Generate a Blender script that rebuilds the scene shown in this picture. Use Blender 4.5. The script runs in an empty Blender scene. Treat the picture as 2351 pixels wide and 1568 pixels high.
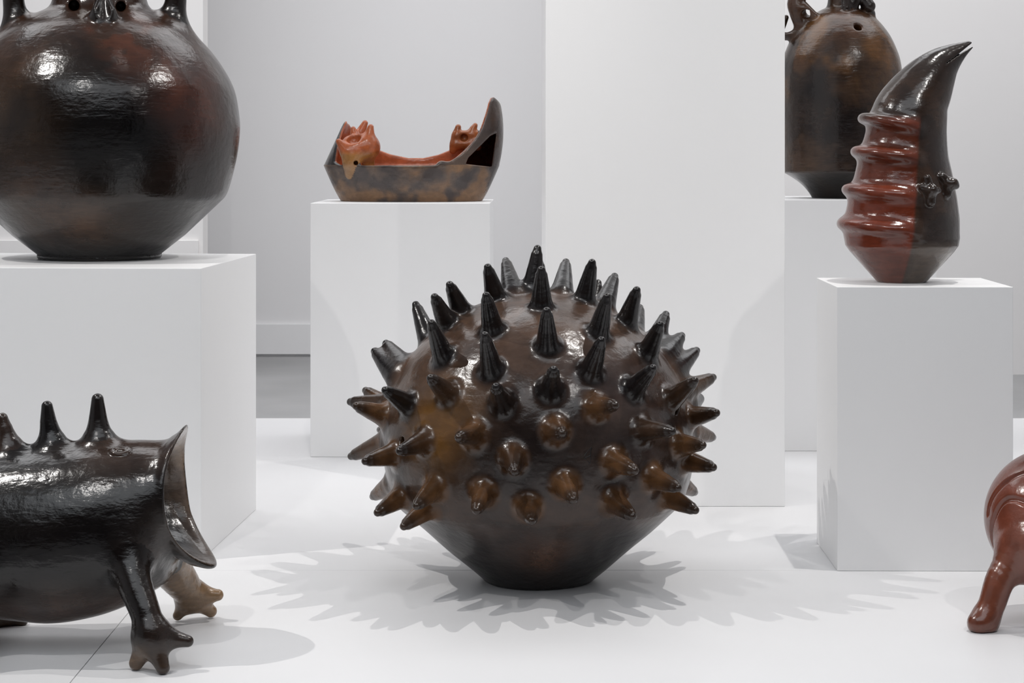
import bpy, math
import numpy as np
from mathutils import Vector

C = bpy.context.scene
# ------------------------------------------------------------------ camera
FP, CX, HY, EYE = 4571.0, 1175.5, 350.0, 1.0      # focal length in px, principal x, horizon y, eye height (m)
cam_d = bpy.data.cameras.new('camera')
cam = bpy.data.objects.new('camera', cam_d)
C.collection.objects.link(cam)
cam.location = (0, 0, EYE)
cam.rotation_euler = (math.pi/2, 0, 0)
cam_d.sensor_width = 36.0
cam_d.lens = 36.0*FP/2351.0
cam_d.shift_y = -(784.0-HY)/2351.0
cam_d.clip_end = 60
C.camera = cam

# ------------------------------------------------------------------ world and lights
w = bpy.data.worlds.new('world'); C.world = w; w.use_nodes = True
w.node_tree.nodes['Background'].inputs[0].default_value = (0.9, 0.95, 1.0, 1)
w.node_tree.nodes['Background'].inputs[1].default_value = 0.05

def area(name, loc, sx, sy, power, col=(1, 1, 1), rot=(0, 0, 0)):
    d = bpy.data.lights.new(name, 'AREA'); d.shape = 'RECTANGLE'; d.size = sx; d.size_y = sy
    d.energy = power; d.color = col
    o = bpy.data.objects.new(name, d); C.collection.objects.link(o); o.location = loc; o.rotation_euler = rot
    return o

def spot(name, loc, target, power, angle=70, radius=0.035, col=(1, 0.97, 0.94), blend=0.6):
    d = bpy.data.lights.new(name, 'SPOT'); d.energy = power; d.spot_size = math.radians(angle)
    d.spot_blend = blend; d.shadow_soft_size = radius; d.color = col
    o = bpy.data.objects.new(name, d); C.collection.objects.link(o); o.location = loc
    o.rotation_euler = (Vector(target)-Vector(loc)).to_track_quat('-Z', 'Y').to_euler()
    return o

area('ceiling_light_panel', (-0.4, 0.5, 3.95), 5.4, 3.8, 124, (0.90, 0.95, 1.0))
area('added_fill_rear', (0.2, 7.3, 4.05), 7.5, 2.2, 150, (0.98, 0.985, 1.0))  # added unseen fill over the rear half, not a known ceiling fixture
area('added_wall_fill', (0.6, 8.7, 4.0), 9.0, 0.3, 55, (1.0, 0.99, 0.985), (math.radians(40), 0, 0))  # added fill that brightens the back wall, no known lamp
spot('track_spot_right', (1.15, 4.65, 3.25), (-0.1, 4.7, 0.0), 135, 96, 0.012, blend=1.0)
spot('track_spot_left', (-2.3, 4.2, 3.2), (0.1, 4.5, -0.1), 176, 82, 0.012, blend=1.0)
spot('track_spot_front_left', (-1.3, 2.4, 3.2), (-1.1, 5.2, 0.6), 75, 75, 0.02)
spot('track_spot_front_right', (1.7, 2.5, 3.2), (1.0, 5.1, 0.3), 62, 70, 0.02)
spot('added_wall_spot', (0.2, 7.2, 3.6), (-0.3, 10.7, 0.2), 60, 80, 0.05, blend=1.0)  # added spot, lifts the lower back wall
spot('added_fill_middle_left', (-0.35, 4.3, 3.4), (-0.5, 6.6, 0.15), 80, 46, 0.02, blend=1.0)  # added fill for the middle plinth and the floor round it
spot('added_fill_middle_right', (2.3, 4.2, 3.4), (1.45, 6.4, 0.2), 85, 52, 0.02, blend=1.0)  # added fill for the plinth and floor right of the pillar

C.view_settings.view_transform = 'Standard'
C.view_settings.look = 'None'
C.view_settings.gamma = 1.0
C.view_settings.use_curve_mapping = False
C.view_settings.exposure = -0.15

# ------------------------------------------------------------------ helpers
def X(px, Y): return (px-CX)*Y/FP
def Z(py, Y): return EYE-(py-HY)*Y/FP
def YF(py, z=0.0): return (EYE-z)*FP/(py-HY)      # distance of a point at height z seen at row py

def new_mat(name):
    m = bpy.data.materials.new(name); m.use_nodes = True
    nt = m.node_tree
    return m, nt, nt.nodes['Principled BSDF']

def N(nt, typ, **kw):
    n = nt.nodes.new(typ)
    for k, v in kw.items():
        setattr(n, k, v)
    return n

def paint(name, col, rough=0.45, spec=0.35, var=0.02, scale=3.0):
    m, nt, b = new_mat(name)
    tc = N(nt, 'ShaderNodeTexCoord')
    n1 = N(nt, 'ShaderNodeTexNoise'); n1.inputs['Scale'].default_value = scale; n1.inputs['Detail'].default_value = 5
    nt.links.new(tc.outputs['Object'], n1.inputs['Vector'])
    r = N(nt, 'ShaderNodeValToRGB')
    r.color_ramp.elements[0].position = 0.3; r.color_ramp.elements[1].position = 0.7
    r.color_ramp.elements[0].color = tuple(c*(1-var) for c in col)+(1,)
    r.color_ramp.elements[1].color = tuple(min(1, c*(1+var)) for c in col)+(1,)
    nt.links.new(n1.outputs['Fac'], r.inputs['Fac']); nt.links.new(r.outputs['Color'], b.inputs['Base Color'])
    b.inputs['Roughness'].default_value = rough
    b.inputs['Specular IOR Level'].default_value = spec
    n2 = N(nt, 'ShaderNodeTexNoise'); n2.inputs['Scale'].default_value = 180
    nt.links.new(tc.outputs['Object'], n2.inputs['Vector'])
    bp = N(nt, 'ShaderNodeBump'); bp.inputs['Strength'].default_value = 0.04; bp.inputs['Distance'].default_value = 0.002
    nt.links.new(n2.outputs['Fac'], bp.inputs['Height']); nt.links.new(bp.outputs['Normal'], b.inputs['Normal'])
    return m

def clay(name, rough=0.3, spec=0.55, soot=0.35, soot_scale=5.0, stroke=(7, 7, 60), stroke_bump=0.25, coat=0.0):
    """Burnished clay: pigment from the vertex attribute 'tint', smoked by noise, with burnishing strokes."""
    m, nt, b = new_mat(name)
    at = N(nt, 'ShaderNodeAttribute', attribute_name='tint')
    tc = N(nt, 'ShaderNodeTexCoord')
    n1 = N(nt, 'ShaderNodeTexNoise'); n1.inputs['Scale'].default_value = soot_scale; n1.inputs['Detail'].default_value = 6
    n1.inputs['Roughness'].default_value = 0.55; n1.inputs['Distortion'].default_value = 0.4
    nt.links.new(tc.outputs['Object'], n1.inputs['Vector'])
    r1 = N(nt, 'ShaderNodeValToRGB')
    r1.color_ramp.elements[0].position = 0.36; r1.color_ramp.elements[1].position = 0.62
    r1.color_ramp.elements[0].color = (1-soot, 1-soot, 1-soot*0.9, 1); r1.color_ramp.elements[1].color = (1.0, 1.0, 1.0, 1)
    nt.links.new(n1.outputs['Fac'], r1.inputs['Fac'])
    mp = N(nt, 'ShaderNodeMapping'); mp.inputs['Scale'].default_value = stroke
    nt.links.new(tc.outputs['Object'], mp.inputs['Vector'])
    n2 = N(nt, 'ShaderNodeTexNoise'); n2.inputs['Scale'].default_value = 2.2; n2.inputs['Detail'].default_value = 6
    n2.inputs['Distortion'].default_value = 0.6
    nt.links.new(mp.outputs['Vector'], n2.inputs['Vector'])
    r2 = N(nt, 'ShaderNodeMapRange'); r2.inputs['From Min'].default_value = 0.3; r2.inputs['From Max'].default_value = 0.7
    r2.inputs['To Min'].default_value = 0.8; r2.inputs['To Max'].default_value = 1.2
    nt.links.new(n2.outputs['Fac'], r2.inputs['Value'])
    m1 = N(nt, 'ShaderNodeMix', data_type='RGBA', blend_type='MULTIPLY'); m1.inputs[0].default_value = 1
    nt.links.new(at.outputs['Color'], m1.inputs[6]); nt.links.new(r1.outputs['Color'], m1.inputs[7])
    m2 = N(nt, 'ShaderNodeMix', data_type='RGBA', blend_type='MULTIPLY'); m2.inputs[0].default_value = 1
    nt.links.new(m1.outputs[2], m2.inputs[6]); nt.links.new(r2.outputs['Result'], m2.inputs[7])
    nt.links.new(m2.outputs[2], b.inputs['Base Color'])
    r3 = N(nt, 'ShaderNodeMapRange'); r3.inputs['To Min'].default_value = rough*0.75; r3.inputs['To Max'].default_value = rough*1.35
    nt.links.new(n1.outputs['Fac'], r3.inputs['Value']); nt.links.new(r3.outputs['Result'], b.inputs['Roughness'])
    b.inputs['Specular IOR Level'].default_value = spec
    # relief: burnishing strokes, soft dents and fine pits
    n3 = N(nt, 'ShaderNodeTexNoise'); n3.inputs['Scale'].default_value = 26; n3.inputs['Detail'].default_value = 4
    nt.links.new(tc.outputs['Object'], n3.inputs['Vector'])
    b1 = N(nt, 'ShaderNodeBump'); b1.inputs['Strength'].default_value = stroke_bump; b1.inputs['Distance'].default_value = 0.004
    nt.links.new(n2.outputs['Fac'], b1.inputs['Height'])
    b2 = N(nt, 'ShaderNodeBump'); b2.inputs['Strength'].default_value = 0.38; b2.inputs['Distance'].default_value = 0.006
    nt.links.new(n3.outputs['Fac'], b2.inputs['Height']); nt.links.new(b1.outputs['Normal'], b2.inputs['Normal'])
    n4 = N(nt, 'ShaderNodeTexNoise'); n4.inputs['Scale'].default_value = 160; n4.inputs['Detail'].default_value = 2
    nt.links.new(tc.outputs['Object'], n4.inputs['Vector'])
    b3 = N(nt, 'ShaderNodeBump'); b3.inputs['Strength'].default_value = 0.10; b3.inputs['Distance'].default_value = 0.002
    nt.links.new(n4.outputs['Fac'], b3.inputs['Height']); nt.links.new(b2.outputs['Normal'], b3.inputs['Normal'])
    nt.links.new(b3.outputs['Normal'], b.inputs['Normal'])
    if coat:
        b.inputs['Coat Weight'].default_value = coat; b.inputs['Coat Roughness'].default_value = 0.12
    return m

def link(name, me, mat, parent=None, loc=(0, 0, 0), rz=0.0):
    o = bpy.data.objects.new(name, me); C.collection.objects.link(o)
    if mat and not me.materials:
        me.materials.append(mat)
    o.parent = parent; o.location = loc; o.rotation_euler = (0, 0, rz)
    return o

def thing(name, label, cat, loc, rz=0.0, group=None):
    o = bpy.data.objects.new(name, None); C.collection.objects.link(o)
    o.empty_display_size = 0.1; o.location = loc; o.rotation_euler = (0, 0, rz)
    o['label'] = label; o['category'] = cat
    if group: o['group'] = group
    return o

def box_mesh(name, x0, x1, y0, y1, z0, z1, bevel=0.0):
    import bmesh
    bm = bmesh.new()
    vs = [bm.verts.new((x, y, z)) for x in (x0, x1) for y in (y0, y1) for z in (z0, z1)]
    for f in ((0, 1, 3, 2), (4, 6, 7, 5), (0, 4, 5, 1), (2, 3, 7, 6), (0, 2, 6, 4), (1, 5, 7, 3)):
        bm.faces.new([vs[i] for i in f])
    if bevel:
        bmesh.ops.bevel(bm, geom=bm.edges[:], offset=bevel, segments=2, profile=0.5, affect='EDGES')
    bmesh.ops.recalc_face_normals(bm, faces=bm.faces)
    me = bpy.data.meshes.new(name); bm.to_mesh(me); bm.free()
    return me

# ------------------------------------------------------------------ signed distance field modelling
def smin(a, b, k):
    if k <= 0: return np.minimum(a, b)
    h = np.maximum(k-np.abs(a-b), 0)/k
    return np.minimum(a, b)-h*h*(k*0.25)
def smax(a, b, k): return -smin(-a, -b, k)

class Field:
    def __init__(s, lo, hi, h):
        s.h = h; s.lo = np.array(lo, np.float32)
        n = [int(math.ceil((hi[i]-lo[i])/h))+1 for i in range(3)]
        s.ax = [(lo[i]+h*np.arange(n[i])).astype(np.float32) for i in range(3)]
        s.F = np.full(n, 10.0, np.float32); s.owner = np.zeros(n, np.int16)
        s.ops = []; s.exact = False
    def sl(s, lo, hi):
        out = []
        for i in range(3):
            a = int(max(0, math.floor((lo[i]-s.lo[i])/s.h))); b = int(min(len(s.ax[i]), math.ceil((hi[i]-s.lo[i])/s.h)+1))
            out.append(slice(a, max(a, b)))
        return tuple(out)
    def grid(s, q):
        return s.ax[0][q[0]][:, None, None], s.ax[1][q[1]][None, :, None], s.ax[2][q[2]][None, None, :]
    def full(s): return (slice(None),)*3
    def apply(s, fn, q=None):
        """fn(x, y, z, F) -> F on the grid; remembered, so that points can be evaluated exactly later"""
        q = q or s.full()
        if any(x.stop is not None and x.stop <= x.start for x in q): return
        s.F[q] = np.broadcast_to(fn(*s.grid(q), s.F[q]), s.F[q].shape).astype(np.float32)
        b = []
        for i in range(3):
            ax = s.ax[i][q[i]]
            b.append((-9, 9) if q[i] == slice(None) else (ax[0], ax[-1]))
        s.ops.append((b, fn))
    def exact_at(s, P):
        P = P.astype(np.float64); F = np.full(len(P), 10.0)
        for b, fn in s.ops:
            m = np.ones(len(P), bool)
            for i in range(3):
                if b[i][0] > -9: m &= (P[:, i] >= b[i][0]) & (P[:, i] <= b[i][1])
            if b[0][0] <= -9: F = np.asarray(fn(P[:, 0], P[:, 1], P[:, 2], F), float)
            elif m.any(): F[m] = fn(P[m, 0], P[m, 1], P[m, 2], F[m])
        return F
    def exact_grad(s, P, e=0.0008):
        G = np.zeros(P.shape)
        for a in range(3):
            d = np.zeros(3); d[a] = e
            G[:, a] = (s.exact_at(P+d)-s.exact_at(P-d))/(2*e)
        return G
    def add(s, fn, k=0.0, owner=None, q=None):
        q = q or s.full()
        if any(x.stop is not None and x.stop <= x.start for x in q): return
        if owner is not None:
            s.owner[q] = np.where(fn(*s.grid(q)) < s.F[q], owner, s.owner[q])
        s.apply(lambda x, y, z, F: smin(F, fn(x, y, z), k), q)
    def cut(s, fn, k=0.0, q=None):
        s.apply(lambda x, y, z, F: smax(F, -fn(x, y, z), k), q)
    def keep(s, fn, k=0.0):
        s.apply(lambda x, y, z, F: smax(F, fn(x, y, z), k))
    def cone(s, a, b, ra, rb, k=0.0, owner=None, cut=False):
        a = np.array(a, float); b = np.array(b, float); m = max(ra, rb)+k+2*s.h
        q = s.sl(np.minimum(a, b)-m, np.maximum(a, b)+m)
        ba = b-a; L2 = float(ba@ba)+1e-9
        def fn(x, y, z):
            t = np.clip(((x-a[0])*ba[0]+(y-a[1])*ba[1]+(z-a[2])*ba[2])/L2, 0, 1).astype(np.float32)
            dx = x-a[0]-t*ba[0]; dy = y-a[1]-t*ba[1]; dz = z-a[2]-t*ba[2]
            return (np.sqrt(dx*dx+dy*dy+dz*dz)-(ra+(rb-ra)*t)).astype(np.float32)
        if cut: s.cut(fn, k, q)
        else: s.add(fn, k, owner, q)
    def tree(s, chains, ki=0.0, k0=0.0, owner=None):
        """chains of (x, y, z, r) joined into one shape first, which is then blended into what is there"""
        al = np.array([p for c in chains for p in c], float)
        m = al[:, 3].max()+k0+3*s.h
        q = s.sl(al[:, :3].min(0)-m, al[:, :3].max(0)+m)
        if any(x.stop <= x.start for x in q): return
        def fn(x, y, z):
            D = None
            for ch in chains:
                d = None
                for a, b in zip(ch[:-1], ch[1:]):
                    a = np.array(a, float); b = np.array(b, float); ba = b[:3]-a[:3]; L2 = float(ba@ba)+1e-9
                    t = np.clip(((x-a[0])*ba[0]+(y-a[1])*ba[1]+(z-a[2])*ba[2])/L2, 0, 1)
                    dx = x-a[0]-t*ba[0]; dy = y-a[1]-t*ba[1]; dz = z-a[2]-t*ba[2]
                    e = np.sqrt(dx*dx+dy*dy+dz*dz)-(a[3]+(b[3]-a[3])*t)
                    d = e if d is None else np.minimum(d, e)
                D = d if D is None else smin(D, d, ki)
            return D
        s.add(fn, k0, owner, q)
    def chain(s, pts, k=0.0, owner=None, k0=None):
        """round cones along a smooth line through pts, blended in with k0"""
        s.tree([[tuple(p) for p in spline(pts, 5)] if len(pts) > 2 else pts], 0.0, k if k0 is None else k0, owner)
    def sample(s, P):
        g = (P-s.lo)/s.h
        n = np.array(s.F.shape)
        g = np.clip(g, 0, n-1.001); i = g.astype(np.int32); f = (g-i).astype(np.float32)
        out = 0
        for dx in (0, 1):
            for dy in (0, 1):
                for dz in (0, 1):
                    wgt = (f[:, 0] if dx else 1-f[:, 0])*(f[:, 1] if dy else 1-f[:, 1])*(f[:, 2] if dz else 1-f[:, 2])
                    out = out+wgt*s.F[i[:, 0]+dx, i[:, 1]+dy, i[:, 2]+dz]
        return out
    def grad(s, P):
        e = s.h; G = np.zeros(P.shape, np.float32)
        for a in range(3):
            d = np.zeros(3, np.float32); d[a] = e
            G[:, a] = (s.sample(P+d)-s.sample(P-d))/(2*e)
        return G
    def ray(s, o, d, far=False):
        """first (or last) point of the solid along a ray given in field coordinates"""
        o = np.array(o, float); d = np.array(d, float); d /= np.linalg.norm(d)
        lo = s.lo; hi = np.array([a[-1] for a in s.ax])
        t0, t1 = 0, 1e9
        for i in range(3):
            if abs(d[i]) < 1e-9: continue
            u, v = (lo[i]-o[i])/d[i], (hi[i]-o[i])/d[i]
            t0 = max(t0, min(u, v)); t1 = min(t1, max(u, v))
        if t1 <= t0: return None
        t = np.arange(t0, t1, s.h*0.4); P = o+t[:, None]*d
        f = s.sample(P.astype(np.float32)); ins = np.nonzero(f < 0)[0]
        if len(ins) == 0: return P[int(np.argmin(f))], False
        return P[ins[-1] if far else ins[0]], True
    def nets(s):
        F = s.F; S = F < 0
        cnt = np.zeros([n-1 for n in F.shape], np.int8)
        for dx in (0, 1):
            for dy in (0, 1):
                for dz in (0, 1):
                    cnt += S[dx:dx+cnt.shape[0], dy:dy+cnt.shape[1], dz:dz+cnt.shape[2]]
        ci = np.argwhere((cnt > 0) & (cnt < 8)); nv = len(ci)
        vid = np.full(cnt.shape, -1, np.int32); vid[ci[:, 0], ci[:, 1], ci[:, 2]] = np.arange(nv)
        acc = np.zeros((nv, 3), np.float32); num = np.zeros(nv, np.float32)
        corners = [(a, b, c) for a in (0, 1) for b in (0, 1) for c in (0, 1)]
        for c0 in corners:
            for a in range(3):
                if c0[a]: continue
                c1 = list(c0); c1[a] = 1
                f0 = F[ci[:, 0]+c0[0], ci[:, 1]+c0[1], ci[:, 2]+c0[2]]; f1 = F[ci[:, 0]+c1[0], ci[:, 1]+c1[1], ci[:, 2]+c1[2]]
                x = (f0 < 0) != (f1 < 0)
                t = np.where(x, f0/np.where(x, f0-f1, 1), 0)
                p = np.tile(np.array(c0, np.float32), (nv, 1)); p[:, a] = t
                acc += p*x[:, None]; num += x
        V = s.lo+(ci+acc/num[:, None])*s.h
        V = V.astype(np.float32)
        for _ in range(2):                                   # settle on the surface
            f = s.exact_at(V) if s.exact else s.sample(V); G = s.exact_grad(V) if s.exact else s.grad(V); g2 = np.maximum((G*G).sum(1), 0.15)
            V = V-np.clip(f/g2, -s.h*0.5, s.h*0.5)[:, None]*G
        V = V.astype(np.float32)
        Nn = s.exact_grad(V) if s.exact else s.grad(V); Nn = Nn/np.maximum(np.linalg.norm(Nn, axis=1), 1e-6)[:, None]
        quads = []
        Nn = Nn.astype(np.float64)
        for a in range(3):
            b, c = (a+1) % 3, (a+2) % 3
            sl0 = [slice(None)]*3; sl1 = [slice(None)]*3
            sl0[a] = slice(0, -1); sl1[a] = slice(1, None)
            for q in (b, c):
                sl0[q] = slice(1, -1); sl1[q] = slice(1, -1)
            A = S[tuple(sl0)]; B = S[tuple(sl1)]
            e = np.argwhere(A != B); ins = A[e[:, 0], e[:, 1], e[:, 2]]
            e[:, b] += 1; e[:, c] += 1
            def v(db, dc):
                k = e.copy(); k[:, b] -= db; k[:, c] -= dc
                return vid[k[:, 0], k[:, 1], k[:, 2]]
            Q = np.stack([v(1, 1), v(0, 1), v(0, 0), v(1, 0)], 1)
            Q[~ins] = Q[~ins][:, ::-1]
            quads.append(Q)
        Q = np.concatenate(quads); Q = Q[(Q >= 0).all(1)]
        for _ in range(1 if s.exact else 4):
            acc = np.zeros_like(Nn); m = Nn[Q].sum(1)
            for a in range(3):
                acc[:, a] = np.bincount(Q.ravel(), np.repeat(m[:, a], 4), minlength=nv)
            Nn = acc/np.maximum(np.linalg.norm(acc, axis=1), 1e-9)[:, None]
        gi = np.clip(np.rint((V-s.lo)/s.h).astype(int), 0, np.array(F.shape)-1)
        own = s.owner[gi[:, 0], gi[:, 1], gi[:, 2]]
        return V, Nn, Q, own

def mesh_from(name, V, Nn, Q, col, mat):
    me = bpy.data.meshes.new(name)
    me.vertices.add(len(V)); me.vertices.foreach_set('co', V.astype(np.float32).ravel())
    me.loops.add(len(Q)*4); me.loops.foreach_set('vertex_index', Q.astype(np.int32).ravel())
    me.polygons.add(len(Q)); me.polygons.foreach_set('loop_start', np.arange(0, len(Q)*4, 4, dtype=np.int32))
    me.polygons.foreach_set('use_smooth', np.ones(len(Q), bool))
    me.update(calc_edges=True)
    a = me.attributes.new('tint', 'FLOAT_COLOR', 'POINT')
    a.data.foreach_set('color', np.concatenate([col, np.ones((len(V), 1))], 1).astype(np.float32).ravel())
    me.normals_split_custom_set_from_vertices(Nn.tolist())
    me.materials.append(mat)
    return me

def carve(fld, root, names, colour, mat):
    """mesh the field once and split it into the thing's parts by owner; names: {owner: part name or (name, label)}"""
    V, Nn, Q, own = fld.nets()
    col = colour(V, Nn, own)
    fo = own[Q[:, 0]]
    out = {}
    for k in np.unique(fo):
        sel = Q[fo == k]
        if len(sel) < 6: continue
        u, inv = np.unique(sel, return_inverse=True)
        nm = names.get(int(k), names.get('*'))
        lab = None
        if isinstance(nm, tuple): nm, lab = nm
        me = mesh_from(nm, V[u], Nn[u], inv.reshape(sel.shape), col[u], mat)
        o = link(nm, me, mat, root)
        if lab: o['label'] = lab
        out[int(k)] = o
    return out

def lathe_fn(pts, sx=1.0, sy=1.0, cx=0.0, cy=0.0, n=1):
    """solid of revolution: closed polygon through (r, z) points, from axis to axis; read from a table"""
    P = np.array(pts, float)
    R = P[:, 0].max()+0.25; z0, z1 = P[:, 1].min()-0.2, P[:, 1].max()+0.2
    st = 0.002
    rr = np.arange(0, R, st); zz = np.arange(z0, z1, st)
    G = np.stack(np.meshgrid(rr, zz, indexing='ij'), -1).reshape(-1, 2).astype(np.float32)
    d = np.full(len(G), 1e9, np.float32); ins = np.zeros(len(G), bool)
    M = len(P)
    for i in range(M):
        a, b = P[i], P[(i+1) % M]; ba = b-a
        L2 = ba@ba
        if L2 < 1e-12: continue
        axis = a[0] < 1e-6 and b[0] < 1e-6
        t = np.clip(((G-a)@ba)/L2, 0, 1)
        if not axis:
            e = G-a-t[:, None]*ba; d = np.minimum(d, np.einsum('ij,ij->i', e, e))
        c = (a[1] > G[:, 1]) != (b[1] > G[:, 1])
        with np.errstate(divide='ignore', invalid='ignore'):
            xx = ba[0]*(G[:, 1]-a[1])/(ba[1] if abs(ba[1]) > 1e-12 else 1e-12)+a[0]
        ins ^= c & (G[:, 0] < xx)
    T = np.where(ins, -np.sqrt(d), np.sqrt(d)).reshape(len(rr), len(zz)).astype(np.float32)
    def fn(x, y, z):
        r = np.sqrt(((x-cx)/sx)**2+((y-cy)/sy)**2)+0*z
        u = np.clip(r/st, 0, len(rr)-1.01); v = np.clip((z-z0)/st+0*r, 0, len(zz)-1.01)
        i = u.astype(np.int32); j = v.astype(np.int32); fu = u-i; fv = v-j
        return (T[i, j]*(1-fu)*(1-fv)+T[i+1, j]*fu*(1-fv)+T[i, j+1]*(1-fu)*fv+T[i+1, j+1]*fu*fv).astype(np.float32)
    return fn

def spline(pts, n=8):
    """Catmull-Rom through points"""
    P = np.array(pts, float); out = []
    for i in range(len(P)-1):
        p0, p1, p2, p3 = P[max(i-1, 0)], P[i], P[i+1], P[min(i+2, len(P)-1)]
        for t in np.linspace(0, 1, n, endpoint=False):
            out.append(0.5*((2*p1)+(p2-p0)*t+(2*p0-5*p1+4*p2-p3)*t*t+(3*p1-p0-3*p2+p3)*t**3))
    out.append(P[-1]); return out

def sstep(a, b, x):
    t = np.clip((x-a)/(b-a), 0, 1); return t*t*(3-2*t)
def mixc(col, c, wgt):
    return col*(1-wgt[:, None])+np.array(c)[None]*wgt[:, None]
def blob(P, c, r): return np.exp(-((P-np.array(c))**2).sum(1)/(r*r))

_rng = np.random.RandomState(7); _LAT = _rng.rand(32, 32, 32).astype(np.float32)
def vnoise(P, sc, off=0.0):
    """smooth value noise, 0..1, of points"""
    g = np.asarray(P)*sc+off+100.0; i = np.floor(g).astype(int); f = g-i; f = f*f*(3-2*f); out = 0
    for dx in (0, 1):
        for dy in (0, 1):
            for dz in (0, 1):
                wgt = (f[:, 0] if dx else 1-f[:, 0])*(f[:, 1] if dy else 1-f[:, 1])*(f[:, 2] if dz else 1-f[:, 2])
                out = out+wgt*_LAT[(i[:, 0]+dx) % 32, (i[:, 1]+dy) % 32, (i[:, 2]+dz) % 32]
    return out
def fbm(P, sc, off=0.0): return 0.55*vnoise(P, sc, off)+0.3*vnoise(P, sc*2.1, off+3.3)+0.15*vnoise(P, sc*4.3, off+7.7)

def tube_mesh(name, pts, r, col, mat, seg=6):
    pts = [Vector(p) for p in pts]; V = []; Q = []; Nn = []
    for i, p in enumerate(pts):
        t = (pts[min(i+1, len(pts)-1)]-pts[max(i-1, 0)]).normalized()
        u = t.cross(Vector((0.31, 0.9, 0.2))).normalized(); v = t.cross(u)
        for k in range(seg):
            a = 2*math.pi*k/seg; n = u*math.cos(a)+v*math.sin(a)
            V.append(p+n*r); Nn.append(n)
    for i in range(len(pts)-1):
        for k in range(seg):
            Q.append((i*seg+k, i*seg+(k+1) % seg, (i+1)*seg+(k+1) % seg, (i+1)*seg+k))
    V = np.array(V); return mesh_from(name, V, np.array(Nn), np.array(Q), np.tile(np.array(col), (len(V), 1)), mat)

class Frame:
    """turns a pixel of the photograph plus a depth into the local metres of one thing"""
    def __init__(s, px, py, Y):
        s.Y = Y; s.o = np.array((X(px, Y), Y, Z(py, Y)))
    def p(s, px, py, dy=0.0):
        Y = s.Y+dy; return np.array((X(px, Y), Y, Z(py, Y)))-s.o
    def m(s, px): return px*s.Y/FP
    def eye(s): return np.array((0, 0, EYE))-s.o
    def ray(s, px, py): return np.array(((px-CX)/FP, 1.0, -(py-HY)/FP))

# ------------------------------------------------------------------ materials
M_FLOOR = paint('white platform paint', (0.79, 0.79, 0.80), 0.42, 0.35, 0.015, 2.0)
M_PLINTH = paint('white plinth paint', (0.88, 0.88, 0.885), 0.45, 0.3, 0.008, 1.5)
M_WALL = paint('white wall paint', (0.86, 0.855, 0.865), 0.7, 0.2, 0.012, 0.6)
M_WALL_WARM = paint('warm white wall paint', (0.88, 0.865, 0.86), 0.7, 0.2, 0.012, 0.6)
M_GREY = paint('grey concrete floor', (0.36, 0.36, 0.365), 0.6, 0.3, 0.10, 1.6)
M_CEIL = paint('grey ceiling paint', (0.72, 0.72, 0.73), 0.8, 0.2, 0.03)
M_DARK = paint('unlit hall dark grey', (0.05, 0.05, 0.055), 0.8, 0.2, 0.05)  # dark colour stands in for the unlit hall behind the camera
M_TRIM = paint('white baseboard paint', (0.88, 0.88, 0.89), 0.5, 0.3, 0.01)

# ------------------------------------------------------------------ setting
def struct(name, me, mat, parent=None, loc=(0, 0, 0), rz=0):
    o = link(name, me, mat, parent, loc, rz)
    if parent is None: o['kind'] = 'structure'
    return o
YB = YF(960)                                        # rear edge of the white platform
ZG = -0.10                                          # grey hall floor
YW = (EYE-ZG)*FP/(818-HY)                           # back wall
struct('floor', box_mesh('floor', -7, 7, -4, YW+0.3, ZG-0.1, ZG), M_GREY)
plat = struct('floor_platform', box_mesh('floor_platform', -3.6, 3.6, 3.52, YB-0.004, ZG, -0.019), M_FLOOR)
ys = YF(1309)
gap = 0.0018
for (y0, y1, xs) in ((3.52, ys, (-3.6, X(225, YF(1490)), 1.62, 3.6)), (ys, YB, (-3.6, -2.29, 0.15, 2.59, 3.6))):
    for a, b in zip(xs[:-1], xs[1:]):
        struct('floor_panel', box_mesh('floor_panel', a+gap/2, b-gap/2, y0+gap/2, y1-gap/2, -0.018, 0.0, 0.0008), M_FLOOR, plat)
xs = X(466, 9.6)
struct('wall_back', box_mesh('wall_back', -7, 7, YW, YW+0.15, ZG, 4.2), M_WALL)
bb = box_mesh('baseboard_back', -7, 3.2, YW-0.02, YW, ZG+0.012, Z(743, YW), 0.003)
struct('baseboard_back', bb, M_TRIM)
# wall panel standing forward at the left, and a nearer one at the right
struct('wall_left_panel', box_mesh('wall_left_panel', -4.2, xs, 9.6, 9.75, ZG, 4.2), M_WALL_WARM)
struct('trim_1', box_mesh('trim_1', -4.2, xs-0.02, 9.575, 9.6, ZG, Z(551, 9.6), 0.003), M_WALL_WARM)
YR = (EYE-ZG)*FP/(860-HY)
struct('wall_right_panel', box_mesh('wall_right_panel', X(1500, YR), 5.0, YR, YR+0.12, ZG, 4.2), M_WALL_WARM)
struct('wall_left', box_mesh('wall_left', -6.15, -6, -4, YW, ZG, 4.2), M_WALL)
struct('wall_right', box_mesh('wall_right', 6, 6.15, -4, YW, ZG, 4.2), M_WALL)
struct('wall_front', box_mesh('wall_front', -6, 6, -4.15, -4, ZG, 4.2), M_DARK)
struct('ceiling', box_mesh('ceiling', -6.1, 6.1, -4.1, YW+0.1, 4.2, 4.3), M_CEIL)

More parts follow.
